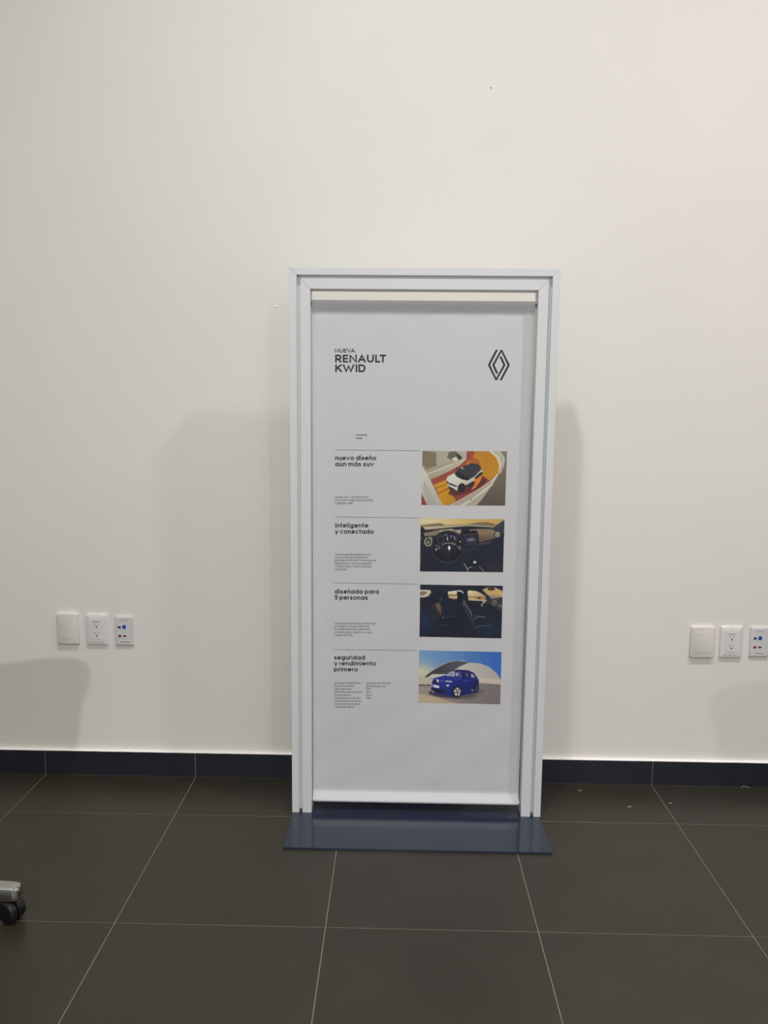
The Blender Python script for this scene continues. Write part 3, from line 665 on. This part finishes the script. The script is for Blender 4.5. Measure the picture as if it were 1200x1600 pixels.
p.poly([(264, 425), (330, 440), (326, 468), (266, 456)], (222, 222, 224)); p.line([(280, 438), (318, 447)], 5, (120, 120, 130)); p.poly([(405, 428), (445, 430), (430, 448), (412, 446)], (200, 200, 200)); p.poly([(240, 455), (330, 475), (400, 490), (400, 520), (320, 520), (260, 495)], (28, 30, 60)); p.ell(248, 440, 7, 20, (150, 160, 190)); p.ell(262, 505, 10, 16, (130, 128, 136))
p.ell(528, 510, 58, 62, (24, 26, 44)); p.ell(530, 508, 37, 46, (196, 194, 190))
for k in range(5):
    t = math.radians(72*k+20); p.line([(530+9*math.cos(t), 508+11*math.sin(t)), (530+34*math.cos(t), 508+42*math.sin(t))], 11, (44, 46, 58))
p.ell(742, 470, 26, 52, (26, 28, 48)); p.ell(744, 472, 13, 34, (70, 72, 92)); p.line([(590, 470), (740, 455)], 5, (26, 30, 84)); p.line([(600, 382), (635, 378)], 5, (96, 106, 170)); p.line([(685, 492), (712, 490)], 7, (180, 184, 200)); p.line([(600, 400), (690, 380), (750, 372)], 4, (60, 70, 160))
picture(p, .2714, .5636, (.6070, .6053), (.4133, .4126), .0004, 'picture', 'printed picture of a blue car before a white dome')

# ------------------------------------------------------------------ wall plates
def frustum(bm, w0, h0, w1, h1, y0, y1, r=.003, seg=3):
    """rounded plate, back w0 x h0 at y0, front w1 x h1 at y1 (y1 towards the room), round corners"""
    def ring(w_, h_, y):
        out = []
        for sx, sz, a in ((1, 1, 0), (-1, 1, 90), (-1, -1, 180), (1, -1, 270)):
            for k in range(seg+1):
                t = math.radians(a+90*k/seg); out.append((sx*(w_/2-r)+r*math.cos(t), y, sz*(h_/2-r)+r*math.sin(t)))
        return out
    return ring
def plate_mesh(steps, r):
    bm = bmesh.new(); f = frustum(None, 0, 0, 0, 0, 0, 0, r); return loft(bm, [f(w_, h_, y) for w_, h_, y in steps])
def front_box(x, z, w_, h_, y0, y1, bevel=.0006): return bx(x-w_/2, x+w_/2, -y1, -y0, z-h_/2, z+h_/2, bevel=bevel)
def blank_plate(x, z, label, w_):
    t = thing('blank_wall_plate', label, 'wall plate', (x, WY, z), 0, 'blank cream wall plates')
    obj('cover', plate_mesh([(w_, .1235, 0), (w_, .1235, -.0095), (w_-.003, .1205, -.0120), (w_-.007, .1165, -.0128)], .005), M['cream'], t, smooth=True)
    obj('panel', plate_mesh([(w_-.026, .082, -.012), (w_-.026, .082, -.0133), (w_-.028, .080, -.0136)], .002), M['cream'], t, smooth=True)
    obj('button', cyl(bmesh.new(), (0, -.0134, .002), (0, -.0142, .002), .008, .0074, n=24), M['cream'], t, smooth=True)
    return t
def outlet_plate(x, z, label):
    t = thing('outlet_plate', label, 'outlet', (x, WY, z), 0, 'double power outlets')
    obj('cover', plate_mesh([(.0835, .1235, 0), (.0835, .1235, -.0060), (.078, .118, -.0088), (.056, .094, -.0118), (.050, .088, -.0122)], .0035), M['white_pl'], t, smooth=True, auto=math.radians(14))
    rcp = obj('receptacle', front_box(0, -.002, .034, .068, .011, .0134), M['white_pl'], t)
    obj('edge_strip', front_box(0, .0335, .031, .0022, .0132, .0137, bevel=0), M['greydark'], t)
    for zz in (.0135, -.0215):
        bm = bmesh.new()
        box(bm, -.0072, -.0054, -.0138, -.0128, zz+.0062, zz+.0138); box(bm, .0056, .0072, -.0138, -.0128, zz+.0068, zz+.0132)
        cyl(bm, (0, -.0128, zz-.001), (0, -.0138, zz-.001), .0027, n=16); box(bm, -.0027, .0027, -.0138, -.0128, zz-.0037, zz-.001)
        obj('slots', bm, M['slot'], rcp)
    obj('notch', cyl(bmesh.new(), (0, -.0052, .0605), (0, -.0075, .0605), .0030, n=16), M['white_pl'], t, smooth=True)
    return t
def data_plate(x, z, label):
    t = thing('data_plate', label, 'data outlet', (x, WY, z), 0, 'network data plates')
    obj('cover', plate_mesh([(.0715, .1180, 0), (.0715, .1180, -.0058), (.066, .1085, -.0083), (.064, .1070, -.0086)], .0025), M['cool_pl'], t, smooth=True, auto=math.radians(14))
    def jack(jx, jz, w_, h_, m, name, lab):
        s = obj(name, front_box(jx, jz, w_+.0024, h_+.0024, .008, .0094, .0004), M['white_pl'], t)
        c = obj('insert', front_box(jx, jz, w_, h_, .0088, .0098, .0003), m, s); c['label'] = lab; return s
    jack(-.0190, .0155, .0112, .0098, M['bluegrey'], 'jack', 'dark slate blue insert'); jack(.0000, .0168, .0140, .0150, M['blue'], 'jack', 'bright blue insert')
    jack(-.0180, -.0195, .0116, .0095, M['maroon'], 'jack', 'maroon insert')
    s = obj('jack', front_box(.0010, -.0208, .0150, .0140, .008, .0094, .0004), M['white_pl'], t)
    bm = bmesh.new(); pts = [(-.0060, -.0160), (.0080, -.0160), (.0080, -.0190), (.0010, -.0245), (-.0060, -.0190)]
    loft(bm, [[(a, -.0090, c_) for a, c_ in pts], [(a, -.0098, c_) for a, c_ in pts]])
    obj('insert', bm, M['slot'], s)['label'] = 'black insert'
    for zz, xx, m in ((.0450, -.001, M['greylabel']), (-.0425, .003, M['greydark'])):
        s = obj('label_holder', front_box(xx, zz, .037, .0062, .008, .0091, .0003), M['white_pl'], t)
        obj('label_strip', front_box(xx, zz, .033, .0030, .0088, .0094, 0), m, s)
    return t
blank_plate(-1.0895, .5950, 'blank cream wall plate left of the banner stand, first of its three plates', .0832)
outlet_plate(-.9758, .5925, 'white double power outlet left of the banner stand, between two plates')
data_plate(-.8683, .5890, 'white data plate with coloured jacks left of the banner stand')
blank_plate(1.3655, .5790, 'blank cream wall plate right of the banner stand', .089)
outlet_plate(1.4752, .5800, 'white double power outlet right of the banner stand')
data_plate(1.5840, .5820, 'white data plate with coloured jacks cut off by the photo\'s right edge')

# ------------------------------------------------------------------ office chair (mostly beyond the left edge of the photo)
def office_chair(label, loc, rz, spin, group=None):
    """origin under the gas column; the sitter faces +y, the backrest is on the -y side; spin turns only the five-arm base"""
    t = thing('office_chair', label, 'chair', loc, rz, group)
    bs = obj('star_base', lathe(bmesh.new(), [(.001, .128), (.046, .126), (.052, .110), (.050, .074), (.034, .068), (.001, .068)], (0, 0, 0), (0, 0, 1), 28), M['chrome'], t, smooth=True)
    for k in range(5):
        a = spin+k*2*math.pi/5; c, s = math.cos(a), math.sin(a)
        rings = []
        for d, zt, zb, hw in ((.03, .124, .074, .026), (.12, .119, .072, .024), (.22, .113, .069, .021), (.282, .108, .0675, .020), (.298, .105, .069, .018), (.304, .098, .074, .013)):
            pr = []
            for px, pz in ((-1, .15), (-.9, .0), (.9, .0), (1, .12), (1, .82), (.86, 1.), (-.86, 1.), (-1, .82)):
                l = px*hw; z = zb+(zt-zb)*pz
                pr.append((d*c-l*s, d*s+l*c, z))
            rings.append(pr)
        bm = loft(bmesh.new(), rings)
        bmesh.ops.bevel(bm, geom=bm.edges[:], offset=.0012, segments=2, affect='EDGES')
        obj('arm', bm, M['chrome'], bs, smooth=True, auto=math.radians(50))
        # twin-wheel caster
        cx, cy = .279*c, .279*s; ca = a+2.70; u = Vector((math.cos(ca), math.sin(ca), 0)); n_ = Vector((-u.y, u.x, 0))
        cc = Vector((cx, cy, .0335))+u*.006
        cs = obj('caster', cyl(bmesh.new(), (cx, cy, .060), (cx, cy, .072), .010, n=16), M['black_pl'], t, smooth=True)
        for sd in (-1, 1):
            bm = lathe(bmesh.new(), [(.001, .0), (.029, .0), (.0325, .003), (.0335, .008), (.0325, .016), (.027, .021), (.012, .023), (.001, .023)], cc+n_*sd*.0045, n_*sd, 28)
            obj('wheel', bm, M['black_pl'], cs, smooth=True, auto=math.radians(30))
        bm = bmesh.new(); R1c = []
        for w_ in (-.0045, .0045):
            R1c.append([cc+n_*w_+u*(.036*math.cos(q))+Vector((0, 0, .0365*math.sin(q))) for q in [math.radians(v) for v in range(-20, 206, 15)]])
        loft(bm, R1c); obj('hood', bm, M['black_pl'], cs, smooth=True)
    obj('gas_column', lathe(bmesh.new(), [(.026, .10), (.026, .25), (.016, .252), (.016, .40)], (0, 0, 0), (0, 0, 1), 24), M['black_pl'], t, smooth=True)
    obj('tilt_mechanism', bx(-.07, .07, -.12, .10, .39, .435, bevel=.012, seg=3), M['black_pl'], t, smooth=True)
    bm = bx(-.205, .205, -.20, .22, .43, .51, bevel=.038, seg=5)
    for v in bm.verts: v.co.z += .012*(v.co.x/.24)**2-(.02*max(0, (v.co.y-.12)/.14)**2)
    obj('seat', bm, M['black_fab'], t, smooth=True)
    # backrest: padded shield, widest near the top, curved round the sitter
    rings = []; nu = 20
    prof = [(.56, .150), (.58, .175), (.66, .197), (.78, .213), (.90, .225), (.97, .252), (1.02, .2545), (1.050, .248), (1.072, .228), (1.088, .190), (1.097, .135), (1.100, .070)]
    for z, hw in prof:
        y0 = -.215-.10*((z-.56)/.54)**1.2; th = .022
        f_ = [(hw*math.sin(math.pi/2*k), y0+.030*(k*k), z) for k in np.linspace(-1, 1, nu)]
        b2 = [(x_*.985, y_-th*math.cos(math.asin(max(-1, min(1, x_/hw*.96)))) , z_) for x_, y_, z_ in f_][::-1]
        rings.append(f_+b2)
    obj('backrest', loft(bmesh.new(), rings), M['black_fab'], t, smooth=True, auto=math.radians(60))
    bm = bmesh.new(); pts = [(-.02, .41), (-.20, .415), (-.265, .45), (-.285, .55), (-.30, .72)]
    loft(bm, [[(sx*.03, y_+oy*.012, z_+oz*.012) for sx, oy, oz in ((-1, -1, -.3), (1, -1, -.3), (1, 1, .3), (-1, 1, .3))] for y_, z_ in pts])
    obj('back_support', bm, M['black_pl'], t, smooth=True)
    return t
office_chair('black office chair on chrome star base, cut off by the left edge of the photo', (-1.168, -.905, 0), math.radians(16), math.radians(-12.5))
office_chair('black office chair beyond the right data plate, its shadow on the wall', (1.86, -.92, 0), math.radians(10), math.radians(60))

# ------------------------------------------------------------------ litter on the tiles
def scrap(x, y, ln, rz, wd, label):
    bm = bmesh.new(); n = 8; rings = []
    for k in range(n+1):
        t = k/n; px = (t-.5)*ln; py = .25*ln*math.sin(math.pi*t)*(1 if rz > 0 else -1); h = .0005+.003*math.sin(math.pi*t)**2
        hw = wd*(.3+.7*math.sin(math.pi*(.1+.8*t)))/2
        rings.append([(px, py-hw, h-.0005), (px, py+hw, h-.0005), (px, py+hw, h+.0005), (px, py-hw, h+.0005)])
    loft(bm, rings); o = obj('paper_scrap', bm, M['paper'], smooth=True); o.location = (x, y, 0); o.rotation_euler = (0, 0, rz)
    o['label'] = label; o['category'] = 'litter'; o['group'] = 'scraps of paper on the floor tiles'
scrap(.905, -.0560, .013, -.35, .0030, 'tiny white paper sliver on floor, nearest the banner stand\'s right side')
scrap(1.064, -.1800, .017, .2, .0032, 'tiny curled white paper scrap on floor, farthest from the skirting')
scrap(1.224, -.1420, .014, -.3, .0028, 'tiny white paper scrap just right of the floor joint')
scrap(1.560, -.0090, .036, .05, .0018, 'thin white sliver lying against the skirting at far right')
